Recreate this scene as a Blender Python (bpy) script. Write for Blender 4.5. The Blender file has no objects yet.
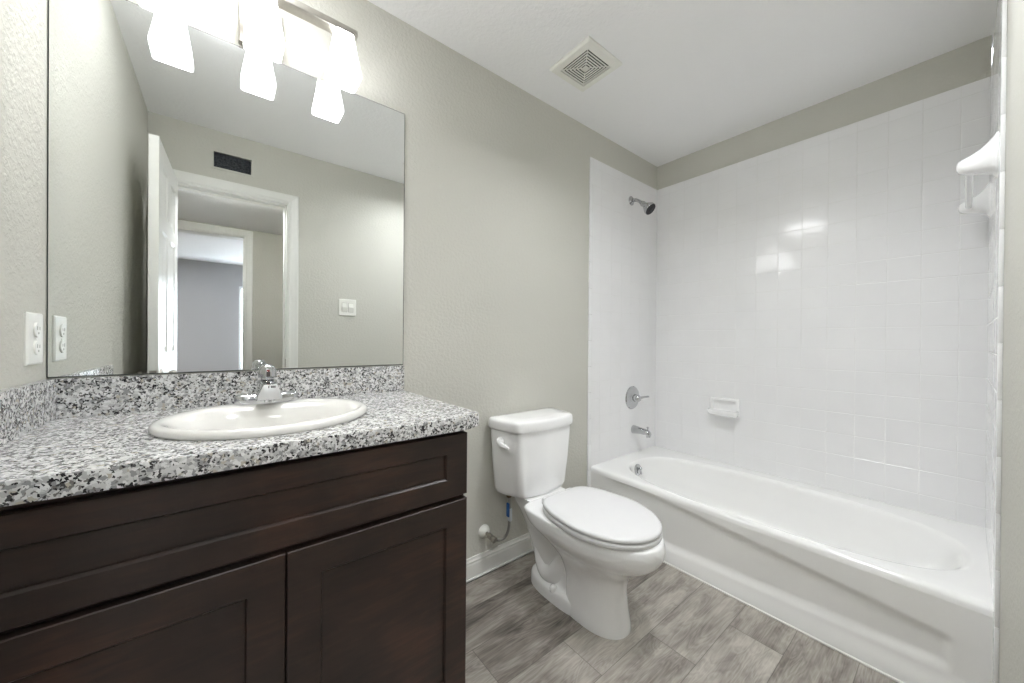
import bpy, bmesh, math, random
from mathutils import Vector, Matrix
random.seed(7)
S = bpy.context.scene
COL = S.collection
PI = math.pi

# ---------------------------------------------------------------- camera
YAW, PITCH, ROLL, FOC = 0.6726, -0.0035, 0.0080, 360.97
CAM = Vector((0.0, -1.4533, 1.1283))
cy, sy = math.cos(YAW), math.sin(YAW)
r = Vector((cy, -sy, 0)); fw = Vector((sy, cy, 0)); up = Vector((0, 0, 1))
cp, sp = math.cos(PITCH), math.sin(PITCH)
fw, up = fw * cp + up * sp, up * cp - fw * sp
cr, sr = math.cos(ROLL), math.sin(ROLL)
r, up = r * cr + up * sr, up * cr - r * sr
cd = bpy.data.cameras.new('camera')
cd.sensor_width = 36.0; cd.lens = FOC * 36.0 / 1024.0; cd.clip_start = 0.01
cam = bpy.data.objects.new('camera', cd); COL.objects.link(cam)
cam.matrix_world = Matrix(((r.x, up.x, -fw.x, CAM.x), (r.y, up.y, -fw.y, CAM.y), (r.z, up.z, -fw.z, CAM.z), (0, 0, 0, 1)))
S.camera = cam

# ---------------------------------------------------------------- world, lights, exposure
w = bpy.data.worlds.new('daylight'); S.world = w; w.use_nodes = True
w.node_tree.nodes['Background'].inputs['Color'].default_value = (0.86, 0.93, 1.0, 1)
w.node_tree.nodes['Background'].inputs['Strength'].default_value = 9.0
S.view_settings.view_transform = 'Standard'; S.view_settings.look = 'None'
S.view_settings.gamma = 1.0; S.view_settings.use_curve_mapping = False
S.view_settings.exposure = 0.66
S.cycles.max_bounces = 24; S.cycles.diffuse_bounces = 16; S.cycles.glossy_bounces = 10; S.cycles.sample_clamp_indirect = 0.0
BULB = 16.0          # strength of the bulbs inside the vanity shades
GLASS = 4.5          # glow of the opal glass itself

FLX, FLY, DOME_FILL = 0.00, -0.36, 9.0   # dome fill light added over the vanity, out of view
RECESS_FILL = 46.0          # glow of the added recessed fill light

def area(name, loc, rot, sx, sy_, power, colr):
    l = bpy.data.lights.new(name, 'AREA'); l.shape = 'RECTANGLE'; l.size = sx; l.size_y = sy_
    l.energy = power; l.color = colr
    o = bpy.data.objects.new(name, l); COL.objects.link(o); o.location = loc; o.rotation_euler = rot
    return o
area('window_daylight', (0.90, -6.66, 1.30), (PI / 2, 0, PI), 0.9, 1.4, 105, (0.86, 0.93, 1.0))   # daylight through the bedroom window
area('hall_doorway_fill', (0.06, -1.70, 2.112), (math.radians(70), 0, 0), 0.34, 0.04, 5.5, (0.97, 0.985, 1.0))   # invented fill aimed through the doorway at toilet and tub
area('hall_fill', (0.9, -2.17, 2.10), (0, 0, 0), 0.35, 0.35, 2, (1.0, 0.97, 0.92))     # added fill for the hall, without a fixture
area('bedroom_fill', (-0.9, -4.8, 2.42), (0, 0, 0), 0.4, 0.4, 36, (1.0, 0.98, 0.95))  # added fill that brightens the bedroom, without a fixture

# ---------------------------------------------------------------- dimensions
L, R, H, D = -0.353, 2.540, 2.440, -1.514
TT = 2.262        # top of the tile

# ---------------------------------------------------------------- materials
def newmat(name):
    m = bpy.data.materials.new(name); m.use_nodes = True
    nt = m.node_tree; b = nt.nodes['Principled BSDF']
    return m, nt, b
def lin(c):
    return tuple((x / 12.92 if x <= 0.04045 else ((x + 0.055) / 1.055) ** 2.4) for x in [v / 255.0 for v in c]) + (1,)
def N(nt, t, **kw):
    n = nt.nodes.new(t)
    for k, v in kw.items(): setattr(n, k, v)
    return n
def setin(n, **kw):
    for k, v in kw.items(): n.inputs[k.replace('_', ' ')].default_value = v
def ramp(nt, stops, interp='LINEAR'):
    n = N(nt, 'ShaderNodeValToRGB'); e = n.color_ramp; e.interpolation = interp
    while len(e.elements) < len(stops): e.elements.new(0.5)
    for el, (p, c) in zip(e.elements, stops): el.position = p; el.color = c
    return n
def math_(nt, op, a, b=None, c=None):
    n = N(nt, 'ShaderNodeMath', operation=op)
    for i, v in enumerate((a, b, c)):
        if v is None: continue
        if isinstance(v, (int, float)): n.inputs[i].default_value = v
        else: nt.links.new(v, n.inputs[i])
    return n.outputs[0]
def coords(nt): return N(nt, 'ShaderNodeTexCoord').outputs['Object']

def plain(name, rgb, rough=0.4, metal=0.0, coat=0.0, vary=0.03, scale=18, bump=0.0, bscale=200, spec=0.5):
    m, nt, b = newmat(name)
    c = lin(rgb); co = coords(nt)
    nz = N(nt, 'ShaderNodeTexNoise'); setin(nz, Scale=scale, Detail=3.0); nt.links.new(co, nz.inputs['Vector'])
    lo = tuple(x * (1 - vary) for x in c[:3]) + (1,); hi = tuple(min(1, x * (1 + vary)) for x in c[:3]) + (1,)
    rp = ramp(nt, [(0.3, lo), (0.7, hi)]); nt.links.new(nz.outputs['Fac'], rp.inputs['Fac'])
    nt.links.new(rp.outputs['Color'], b.inputs['Base Color'])
    setin(b, Roughness=rough, Metallic=metal); b.inputs['Coat Weight'].default_value = coat
    b.inputs['Coat Roughness'].default_value = 0.05
    b.inputs['Specular IOR Level'].default_value = spec
    if bump:
        nb = N(nt, 'ShaderNodeTexNoise'); setin(nb, Scale=bscale, Detail=2.0); nt.links.new(co, nb.inputs['Vector'])
        bp = N(nt, 'ShaderNodeBump'); setin(bp, Strength=bump, Distance=0.002); nt.links.new(nb.outputs['Fac'], bp.inputs['Height'])
        nt.links.new(bp.outputs['Normal'], b.inputs['Normal'])
    return m

def wall_paint(name, rgb, strength=0.55, scale=75, dist=0.003):
    m, nt, b = newmat(name)
    co = coords(nt); c = lin(rgb)
    b.inputs['Base Color'].default_value = c; setin(b, Roughness=0.65)
    b.inputs['Specular IOR Level'].default_value = 0.15
    n1 = N(nt, 'ShaderNodeTexNoise'); setin(n1, Scale=scale, Detail=3.0, Roughness=0.55, Distortion=0.3)
    nt.links.new(co, n1.inputs['Vector'])
    rp = ramp(nt, [(0.42, (0, 0, 0, 1)), (0.62, (1, 1, 1, 1))]); nt.links.new(n1.outputs['Fac'], rp.inputs['Fac'])
    bp = N(nt, 'ShaderNodeBump'); setin(bp, Strength=strength, Distance=dist)
    nt.links.new(rp.outputs['Color'], bp.inputs['Height']); nt.links.new(bp.outputs['Normal'], b.inputs['Normal'])
    return m

M = {}
M['wall'] = wall_paint('greige_wall_paint', (204, 203, 195), 0.25)
M['ceil'] = wall_paint('ceiling_paint', (246, 246, 247), 0.2, 60)
M['bedwall'] = wall_paint('bedroom_paint', (176, 177, 180), 0.2)
M['trim'] = plain('white_trim_paint', (232, 232, 228), 0.3, vary=0.01)
M['door'] = plain('white_door_paint', (234, 234, 230), 0.3, vary=0.01)
M['tile'] = plain('white_glazed_tile', (240, 240, 241), 0.10, vary=0.012, scale=6, bump=0.06, bscale=22, spec=0.5)
M['grout'] = plain('white_grout', (231, 231, 230), 0.8, vary=0.02)
M['porcelain'] = plain('white_porcelain', (246, 246, 246), 0.08, coat=0.5, vary=0.006)
M['china'] = plain('warm_white_basin_china', (229, 228, 224), 0.10, coat=0.4, vary=0.006)
M['acrylic'] = plain('white_tub_enamel', (246, 246, 245), 0.16, coat=0.3, vary=0.008, scale=4)
M['seatplastic'] = plain('white_seat_plastic', (226, 226, 227), 0.22, vary=0.005)
M['chrome'] = plain('polished_chrome', (196, 197, 199), 0.07, 1.0, vary=0.02)
M['nickel'] = plain('brushed_nickel', (176, 172, 164), 0.32, 1.0, vary=0.05, scale=60)
M['brass'] = plain('dull_valve_metal', (120, 104, 84), 0.35, 1.0, vary=0.1)
M['plastic'] = plain('white_device_plastic', (238, 238, 232), 0.35, vary=0.01)
M['darkslot'] = plain('dark_slot', (20, 20, 20), 0.7)
M['greyslot'] = plain('outlet_slot', (188, 186, 180), 0.7)
M['darkvent'] = plain('dark_duct_filter', (62, 65, 70), 0.9, vary=0.7, scale=120, bump=0.8, bscale=260)
M['rubber'] = plain('dark_nozzle_rubber', (52, 54, 58), 0.5)
M['bluetag'] = plain('blue_tag', (34, 92, 158), 0.5)
M['whitetag'] = plain('white_tag', (222, 228, 232), 0.5)
M['braid'] = plain('braided_steel_hose', (168, 167, 164), 0.28, 0.9, vary=0.15, scale=500)
M['inkdark'] = plain('printed_mark', (70, 62, 62), 0.5)
M['redmark'] = plain('red_mark', (150, 60, 56), 0.5)
M['carpet'] = plain('bedroom_carpet', (150, 142, 132), 0.95, vary=0.2, scale=300)
m, nt, b = newmat('white_blind_slat'); b.inputs['Base Color'].default_value = lin((238, 240, 242)); setin(b, Roughness=0.5)
tl = N(nt, 'ShaderNodeBsdfTranslucent'); tl.inputs['Color'].default_value = lin((238, 240, 242)); ms = N(nt, 'ShaderNodeMixShader'); ms.inputs[0].default_value = 0.5
nt.links.new(b.outputs[0], ms.inputs[1]); nt.links.new(tl.outputs[0], ms.inputs[2]); nt.links.new(ms.outputs[0], nt.nodes['Material Output'].inputs[0]); M['blind'] = m

m, nt, b = newmat('mirror_silver')
b.inputs['Base Color'].default_value = (0.90, 0.92, 0.91, 1); setin(b, Metallic=1.0, Roughness=0.0)
tx = N(nt, 'ShaderNodeTexNoise'); setin(tx, Scale=3.0); nt.links.new(coords(nt), tx.inputs['Vector'])
rp = ramp(nt, [(0.3, (0.895, 0.915, 0.905, 1)), (0.7, (0.905, 0.922, 0.915, 1))]); nt.links.new(tx.outputs['Fac'], rp.inputs['Fac'])
nt.links.new(rp.outputs['Color'], b.inputs['Base Color']); M['mirror'] = m
M['mirroredge'] = plain('mirror_edge', (62, 70, 66), 0.3)

def emitter(name, rgb, strength, dark=0.9):
    m, nt, b = newmat(name)
    b.inputs['Base Color'].default_value = (0.9, 0.9, 0.9, 1); setin(b, Roughness=0.3)
    b.inputs['Emission Color'].default_value = rgb + (1,); b.inputs['Emission Strength'].default_value = strength
    return m
M['opal'] = emitter('lit_opal_glass', (0.975, 0.985, 1.0), GLASS)
M['flush'] = emitter('dome_fill_glow', (0.97, 0.985, 1.0), DOME_FILL)
M['dome'] = emitter('recess_fill_glow', (0.955, 0.975, 1.0), RECESS_FILL)
M['opalback'] = emitter('lit_opal_glass_wall_side', (0.985, 0.99, 1.0), 1.3)
M['bulb'] = emitter('lit_bulb', (1.0, 0.99, 0.975), BULB)

# window glass
m, nt, b = newmat('window_glass'); setin(b, Roughness=0.0, IOR=1.05); b.inputs['Transmission Weight'].default_value = 1.0
M['glass'] = m

# granite
m, nt, b = newmat('speckled_granite'); co = coords(nt)
nz = N(nt, 'ShaderNodeTexNoise'); setin(nz, Scale=160.0, Detail=2.0); nt.links.new(co, nz.inputs['Vector'])
mx = N(nt, 'ShaderNodeMix', data_type='RGBA', blend_type='LINEAR_LIGHT'); mx.inputs[0].default_value = 0.004
nt.links.new(co, mx.inputs[6]); nt.links.new(nz.outputs['Color'], mx.inputs[7])
def vor(scale):
    v = N(nt, 'ShaderNodeTexVoronoi'); setin(v, Scale=scale, Randomness=1.0); nt.links.new(mx.outputs[2], v.inputs['Vector'])
    s = N(nt, 'ShaderNodeSeparateColor'); nt.links.new(v.outputs['Color'], s.inputs[0]); return s
v1, v2 = vor(155), vor(260)
base = ramp(nt, [(0.0, lin((210, 210, 209))), (0.30, lin((228, 228, 228))), (0.58, lin((188, 188, 188))), (0.77, lin((152, 152, 153))), (0.95, lin((186, 180, 168)))], 'CONSTANT')
nt.links.new(v1.outputs[0], base.inputs['Fac'])
# larger clouds gather the dark flecks
cl = N(nt, 'ShaderNodeTexNoise'); setin(cl, Scale=48.0, Detail=2.0); nt.links.new(co, cl.inputs['Vector'])
dk = math_(nt, 'ADD', math_(nt, 'MULTIPLY', v2.outputs[1], 0.62), math_(nt, 'MULTIPLY', cl.outputs['Fac'], 0.75))
dm = ramp(nt, [(0.0, (1, 1, 1, 1)), (0.520, (1, 1, 1, 1)), (0.535, (0, 0, 0, 1))]); nt.links.new(dk, dm.inputs['Fac'])
dcol = ramp(nt, [(0.0, lin((44, 43, 45))), (0.4, lin((78, 77, 78))), (0.72, lin((122, 119, 116)))], 'CONSTANT'); nt.links.new(v2.outputs[2], dcol.inputs['Fac'])
mm = N(nt, 'ShaderNodeMix', data_type='RGBA'); nt.links.new(dm.outputs['Color'], mm.inputs[0]); nt.links.new(base.outputs['Color'], mm.inputs[6]); nt.links.new(dcol.outputs['Color'], mm.inputs[7])
nt.links.new(mm.outputs[2], b.inputs['Base Color']); setin(b, Roughness=0.16); M['granite'] = m

# espresso wood
m, nt, b = newmat('espresso_stained_wood'); co = coords(nt)
mp = N(nt, 'ShaderNodeMapping'); mp.inputs['Scale'].default_value = (3, 3, 22); nt.links.new(co, mp.inputs['Vector'])
n1 = N(nt, 'ShaderNodeTexNoise'); setin(n1, Scale=4.0, Detail=5.0, Distortion=0.6); nt.links.new(mp.outputs[0], n1.inputs['Vector'])
n2 = N(nt, 'ShaderNodeTexNoise'); setin(n2, Scale=6.0, Detail=2.0); nt.links.new(co, n2.inputs['Vector'])
f = math_(nt, 'ADD', math_(nt, 'MULTIPLY', n1.outputs['Fac'], 0.4), math_(nt, 'MULTIPLY', n2.outputs['Fac'], 0.6))
rp = ramp(nt, [(0.32, lin((35, 28, 25))), (0.5, lin((48, 36, 31))), (0.68, lin((70, 49, 40)))]); nt.links.new(f, rp.inputs['Fac'])
nt.links.new(rp.outputs['Color'], b.inputs['Base Color']); setin(b, Roughness=0.33); M['espresso'] = m

# grey vinyl plank floor
m, nt, b = newmat('grey_wood_plank_floor'); co = coords(nt)
sx = N(nt, 'ShaderNodeSeparateXYZ'); nt.links.new(co, sx.inputs[0])
PW, PLN = 0.177, 1.22
yy = math_(nt, 'DIVIDE', math_(nt, 'ADD', math_(nt, 'MULTIPLY', sx.outputs[1], -1.0), 20 * PW - 0.345), PW)
row = math_(nt, 'FLOOR', yy)
xo = math_(nt, 'DIVIDE', math_(nt, 'ADD', sx.outputs[0], math_(nt, 'SUBTRACT', 50 * PLN - 0.71, math_(nt, 'MULTIPLY', math_(nt, 'SUBTRACT', row, 20), 0.29))), PLN)
colm = math_(nt, 'FLOOR', xo)
cid = N(nt, 'ShaderNodeCombineXYZ'); nt.links.new(row, cid.inputs[0]); nt.links.new(colm, cid.inputs[1])
wn = N(nt, 'ShaderNodeTexWhiteNoise', noise_dimensions='3D'); nt.links.new(cid.outputs[0], wn.inputs['Vector'])
fy = math_(nt, 'SUBTRACT', yy, row); fx = math_(nt, 'SUBTRACT', xo, colm)
ey = math_(nt, 'MULTIPLY', math_(nt, 'MINIMUM', fy, math_(nt, 'SUBTRACT', 1.0, fy)), PW)
ex = math_(nt, 'MULTIPLY', math_(nt, 'MINIMUM', fx, math_(nt, 'SUBTRACT', 1.0, fx)), PLN)
seam = math_(nt, 'LESS_THAN', math_(nt, 'MINIMUM', ex, ey), 0.0012)
gx = N(nt, 'ShaderNodeCombineXYZ')
nt.links.new(math_(nt, 'ADD', math_(nt, 'MULTIPLY', sx.outputs[0], 2.0), math_(nt, 'MULTIPLY', wn.outputs['Value'], 40.0)), gx.inputs[0])
nt.links.new(math_(nt, 'MULTIPLY', sx.outputs[1], 9.0), gx.inputs[1]); nt.links.new(math_(nt, 'MULTIPLY', wn.outputs['Value'], 17.0), gx.inputs[2])
g1 = N(nt, 'ShaderNodeTexNoise'); setin(g1, Scale=1.4, Detail=3.0, Distortion=0.8); nt.links.new(gx.outputs[0], g1.inputs['Vector'])
# cathedral figure: contour rings of a stretched noise
rings = math_(nt, 'FRACT', math_(nt, 'MULTIPLY', g1.outputs['Fac'], 11.0))
rings = math_(nt, 'ABSOLUTE', math_(nt, 'SUBTRACT', rings, 0.5))
g2v = N(nt, 'ShaderNodeCombineXYZ')
nt.links.new(math_(nt, 'ADD', math_(nt, 'MULTIPLY', sx.outputs[0], 9.0), math_(nt, 'MULTIPLY', wn.outputs['Value'], 60.0)), g2v.inputs[0]); nt.links.new(math_(nt, 'MULTIPLY', sx.outputs[1], 210.0), g2v.inputs[1])
g2 = N(nt, 'ShaderNodeTexNoise'); setin(g2, Scale=1.0, Detail=4.0, Distortion=0.5); nt.links.new(g2v.outputs[0], g2.inputs['Vector'])
g3v = N(nt, 'ShaderNodeCombineXYZ')
nt.links.new(math_(nt, 'ADD', math_(nt, 'MULTIPLY', sx.outputs[0], 2.6), math_(nt, 'MULTIPLY', wn.outputs['Value'], 33.0)), g3v.inputs[0]); nt.links.new(math_(nt, 'MULTIPLY', sx.outputs[1], 7.0), g3v.inputs[1]); nt.links.new(math_(nt, 'MULTIPLY', wn.outputs['Value'], 9.0), g3v.inputs[2])
g3 = N(nt, 'ShaderNodeTexNoise'); setin(g3, Scale=2.0, Detail=3.0, Distortion=0.4); nt.links.new(g3v.outputs[0], g3.inputs['Vector'])
val = math_(nt, 'ADD', math_(nt, 'MULTIPLY', rings, 0.16), math_(nt, 'MULTIPLY', g2.outputs['Fac'], 0.26))
val = math_(nt, 'ADD', val, math_(nt, 'MULTIPLY', g3.outputs['Fac'], 0.58))
val = math_(nt, 'ADD', val, math_(nt, 'MULTIPLY', wn.outputs['Value'], 0.16))
rp = ramp(nt, [(0.32, lin((82, 76, 71))), (0.47, lin((132, 125, 118))), (0.62, lin((168, 162, 154))), (0.78, lin((198, 193, 184)))]); nt.links.new(val, rp.inputs['Fac'])
mm = N(nt, 'ShaderNodeMix', data_type='RGBA'); nt.links.new(math_(nt, 'MULTIPLY', seam, 0.55), mm.inputs[0]); nt.links.new(rp.outputs['Color'], mm.inputs[6]); mm.inputs[7].default_value = lin((70, 66, 62))
nt.links.new(mm.outputs[2], b.inputs['Base Color']); setin(b, Roughness=0.38)
bp = N(nt, 'ShaderNodeBump'); setin(bp, Strength=0.15, Distance=0.001); nt.links.new(g2.outputs['Fac'], bp.inputs['Height']); nt.links.new(bp.outputs['Normal'], b.inputs['Normal'])
M['floor'] = m

# ---------------------------------------------------------------- mesh helpers
def box(bm, x0, x1, y0, y1, z0, z1, bev=0.0, seg=2):
    vs = [bm.verts.new((x, y, z)) for z in (z0, z1) for y in (y0, y1) for x in (x0, x1)]
    q = [(0, 2, 3, 1), (4, 5, 7, 6), (0, 1, 5, 4), (2, 6, 7, 3), (0, 4, 6, 2), (1, 3, 7, 5)]
    fs = [bm.faces.new([vs[i] for i in f]) for f in q]
    if bev:
        es = list({e for f in fs for e in f.edges})
        bmesh.ops.bevel(bm, geom=es, offset=bev, segments=seg, profile=0.5, affect='EDGES')
    return fs
def loft(bm, loops, cap0=False, cap1=False, close=True):
    rings_ = [[bm.verts.new(p) for p in lp] for lp in loops]
    n = len(rings_[0])
    for a, c in zip(rings_, rings_[1:]):
        for i in range(n if close else n - 1):
            j = (i + 1) % n
            bm.faces.new((a[i], a[j], c[j], c[i]))
    if cap0: bm.faces.new(list(reversed(rings_[0])))
    if cap1: bm.faces.new(rings_[-1])
    return rings_
def frame_of(d):
    d = d.normalized(); a = Vector((0, 0, 1)) if abs(d.z) < 0.9 else Vector((1, 0, 0))
    u = d.cross(a).normalized(); return u, d.cross(u).normalized()
def lathe(bm, org, axis, prof, n=32, cap0=True, cap1=True):
    """prof: list of (distance along the axis, radius)"""
    d = Vector(axis).normalized(); u, v = frame_of(d); o = Vector(org)
    lps = [[o + d * t + (u * math.cos(2 * PI * i / n) + v * math.sin(2 * PI * i / n)) * rr for i in range(n)] for t, rr in prof]
    return loft(bm, lps, cap0, cap1)
def tube(bm, pts, rad, n=14):
    pts = [Vector(p) for p in pts]; lps = []; u = None
    for i, p in enumerate(pts):
        d = (pts[min(i + 1, len(pts) - 1)] - pts[max(i - 1, 0)]).normalized()
        if u is None: u, _ = frame_of(d)
        u = (u - d * u.dot(d)).normalized(); v = d.cross(u)
        rr = rad[i] if isinstance(rad, (list, tuple)) else rad
        lps.append([p + (u * math.cos(2 * PI * k / n) + v * math.sin(2 * PI * k / n)) * rr for k in range(n)])
    loft(bm, lps, True, True)
def spline(pts, k=8):
    P = [Vector(p) for p in pts]; P = [P[0] * 2 - P[1]] + P + [P[-1] * 2 - P[-2]]; out = []
    for i in range(1, len(P) - 2):
        for s in range(k):
            t = s / k; a, b_, c, d = P[i - 1], P[i], P[i + 1], P[i + 2]
            out.append(0.5 * ((2 * b_) + (c - a) * t + (2 * a - 5 * b_ + 4 * c - d) * t * t + (3 * b_ - a - 3 * c + d) * t ** 3))
    out.append(P[-2]); return out
def sup(cx, cy_, a, b_, z, n=64, e=2.0, e2=None, b2=None):
    """superellipse loop; b2/e2 shape the half towards +y"""
    out = []
    for i in range(n):
        t = 2 * PI * i / n; c, s = math.cos(t), math.sin(t)
        ee, bb = (e2 or e, b2 or b_) if s > 0 else (e, b_)
        out.append(Vector((cx + a * math.copysign(abs(c) ** (2 / ee), c), cy_ + bb * math.copysign(abs(s) ** (2 / ee), s), z)))
    return out
def obj(name, bm, mat, parent=None, smooth=False, angle=35, loc=None, kind=None):
    bmesh.ops.recalc_face_normals(bm, faces=bm.faces[:])
    me = bpy.data.meshes.new(name)
    if parent is not None:
        bm.transform(Matrix.Translation(-world_loc(parent)))
    elif loc is not None:
        bm.transform(Matrix.Translation(-Vector(loc)))
    bm.to_mesh(me); bm.free()
    for mt in (mat if isinstance(mat, (list, tuple)) else [mat]): me.materials.append(mt)
    o = bpy.data.objects.new(name, me); COL.objects.link(o)
    if parent is not None: o.parent = parent
    elif loc is not None: o.location = loc
    if smooth:
        for p in me.polygons: p.use_smooth = True
        me.set_sharp_from_angle(angle=math.radians(angle))
    if kind: o['kind'] = kind
    return o
def world_loc(o):
    v = Vector(o.location)
    while o.parent is not None: o = o.parent; v = v + Vector(o.location)
    return v
def thing(name, label, cat, loc, group=None, kind=None):
    o = bpy.data.objects.new(name, None); COL.objects.link(o); o.location = loc; o.empty_display_size = 0.05
    o['label'] = label; o['category'] = cat
    if group: o['group'] = group
    if kind: o['kind'] = kind
    return o
def bmn(): return bmesh.new()
def struct(name, boxes, mat, bev=0.0):
    bm = bmn()
    for q in boxes: box(bm, *q, bev=bev)
    return obj(name, bm, mat, kind='structure')

# ---------------------------------------------------------------- the room shell
struct('floor', [(L - 0.12, R + 0.12, D - 0.12, 0.12, -0.1, 0.0)], M['floor'])
struct('floor_hall', [(-1.6, R + 0.12, -2.83, D - 0.12, -0.1, 0.0)], M['floor'])
struct('floor_bedroom', [(-3.2, R + 0.12, -6.90, -2.83, -0.1, 0.0)], M['carpet'])
RLX, RLY, RLH = 1.22, -1.00, 0.17       # opening of the added recessed fill light
struct('ceiling', [(L - 0.12, RLX - RLH, D - 0.12, 0.12, H, H + 0.19), (RLX + RLH, R + 0.12, D - 0.12, 0.12, H, H + 0.19), (RLX - RLH, RLX + RLH, D - 0.12, RLY - RLH, H, H + 0.19), (RLX - RLH, RLX + RLH, RLY + RLH, 0.12, H, H + 0.19)], M['ceil'])
struct('wall_back', [(L - 0.12, R + 0.12, 0.0, 0.12, 0.0, H)], M['wall'])
struct('wall_left', [(L - 0.12, L, D, 0.0, 0.0, H)], M['wall'])
struct('wall_right', [(R, R + 0.12, D, 0.0, 0.0, H)], M['wall'])
OX0, OX1, OZ = -0.268, 0.350, 2.074      # bathroom door opening
WY0, WY1 = D - 0.006 - 0.114, D - 0.006   # painted face sits a little behind the tile face
VX0, VX1, VZ0, VZ1 = -0.058, 0.134, 2.210, 2.306
struct('wall_front', [(L - 0.12, OX0, WY0, WY1, 0, H), (OX1, R + 0.12, WY0, WY1, 0, H),
                      (OX0, OX1, WY0, WY1, OZ, VZ0), (OX0, VX0, WY0, WY1, VZ0, VZ1), (VX1, OX1, WY0, WY1, VZ0, VZ1), (OX0, OX1, WY0, WY1, VZ1, H)], M['wall'])
# hall and bedroom seen in the mirror
HC = 2.135
struct('ceiling_hall', [(-1.6, R, -2.72, WY0, HC, HC + 0.1)], M['ceil'])
struct('wall_hall_left', [(-1.72, -1.6, -2.83, WY0, 0, HC + 0.1)], M['wall'])
struct('wall_hall_right', [(R, R + 0.12, -2.83, WY0, 0, HC + 0.1)], M['wall'])
struct('wall_hall_front', [(-1.6, L - 0.12, WY0, WY1, 0, HC + 0.1)], M['wall'])
BX0, BX1, BZ = -0.62, 0.147, 2.065
struct('wall_hall_far', [(-3.2, BX0, -2.83, -2.72, 0, H), (BX1, R + 0.12, -2.83, -2.72, 0, H), (BX0, BX1, -2.83, -2.72, BZ, H)], M['wall'])
struct('ceiling_bedroom', [(-3.2, R + 0.12, -6.90, -2.83, H, H + 0.1)], M['ceil'])
struct('wall_bedroom_left', [(-3.32, -3.2, -6.90, -2.83, 0, H)], M['bedwall'])
struct('wall_bedroom_right', [(R, R + 0.12, -6.90, -2.83, 0, H)], M['bedwall'])
NX0, NX1, NZ0, NZ1 = 0.20, 1.30, 0.55, 2.06
struct('wall_bedroom_far', [(-3.2, NX0, -6.82, -6.70, 0, H), (NX1, R, -6.82, -6.70, 0, H), (NX0, NX1, -6.82, -6.70, 0, NZ0), (NX0, NX1, -6.82, -6.70, NZ1, H)], M['bedwall'])

# baseboard along the mirror wall
def base_profile(bm, x0, x1, y, h=0.097):
    pr = [(0, 0), (-0.014, 0), (-0.014, h - 0.030), (-0.012, h - 0.024), (-0.0125, h - 0.016), (-0.008, h - 0.010), (-0.006, h), (0, h)]
    loft(bm, [[Vector((x, y + a, z)) for a, z in pr] for x in (x0, x1)], True, True)
bm = bmn(); base_profile(bm, 0.545, 1.755, 0.0); obj('baseboard_back', bm, M['trim'], kind='structure')
bm = bmn(); base_profile(bm, 0.545, 1.755, 0.0, 0.006); bm.transform(Matrix.Translation((0, -0.0135, 0)))
obj('baseboard_caulk', bm, M['trim'], kind='structure')

# door casings (mitred moulded frames)
def casing(name, x0, x1, zt, y, out, wdt=0.062):
    """frame around an opening in a wall whose face is at y; out = direction the moulding stands off the wall"""
    pr = [(0.0, 0.0), (0.0, 0.011), (0.006, 0.014), (0.020, 0.013), (0.040, 0.016), (0.052, 0.019), (wdt - 0.003, 0.019), (wdt, 0.014), (wdt, 0.0)]
    bm = bmn()
    def lp(f): return [Vector(f(a, t)) for a, t in pr]
    loft(bm, [lp(lambda a, t: (x0 - a, y + out * t, 0)), lp(lambda a, t: (x0 - a, y + out * t, zt + a)),
              lp(lambda a, t: (x1 + a, y + out * t, zt + a)), lp(lambda a, t: (x1 + a, y + out * t, 0))], True, True)
    return obj(name, bm, M['trim'], kind='structure')
casing('trim_1', OX0 + 0.004, OX1 - 0.004, OZ - 0.004, WY1, 1)
casing('trim_2', BX0 + 0.004, BX1 - 0.004, BZ - 0.004, -2.72, 1)
# jamb linings with a stop
struct('trim_3', [(OX0, OX0 + 0.014, WY0 - 0.002, WY1 + 0.002, 0, OZ), (OX1 - 0.014, OX1, WY0 - 0.002, WY1 + 0.002, 0, OZ), (OX0 + 0.014, OX1 - 0.014, WY0 - 0.002, WY1 + 0.002, OZ - 0.014, OZ),
                  (OX1 - 0.024, OX1 - 0.014, WY0 + 0.03, WY1 - 0.036, 0, OZ - 0.014), (OX0 + 0.014, OX1 - 0.024, WY0 + 0.03, WY1 - 0.036, OZ - 0.024, OZ - 0.014)], M['trim'])
struct('trim_4', [(BX0, BX0 + 0.014, -2.832, -2.718, 0, BZ), (BX1 - 0.014, BX1, -2.832, -2.718, 0, BZ), (BX0 + 0.014, BX1 - 0.014, -2.832, -2.718, BZ - 0.014, BZ)], M['trim'])
# strike plate on the latch jamb
bm = bmn(); box(bm, OX1 - 0.0165, OX1 - 0.014, WY1 - 0.032, WY1 - 0.004, 0.925, 0.985)
t = obj('strike_plate', bm, M['nickel'], loc=(OX1 - 0.015, WY1 - 0.018, 0.925)); t['label'] = 'small metal strike plate on the white door jamb'; t['category'] = 'strike plate'

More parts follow.
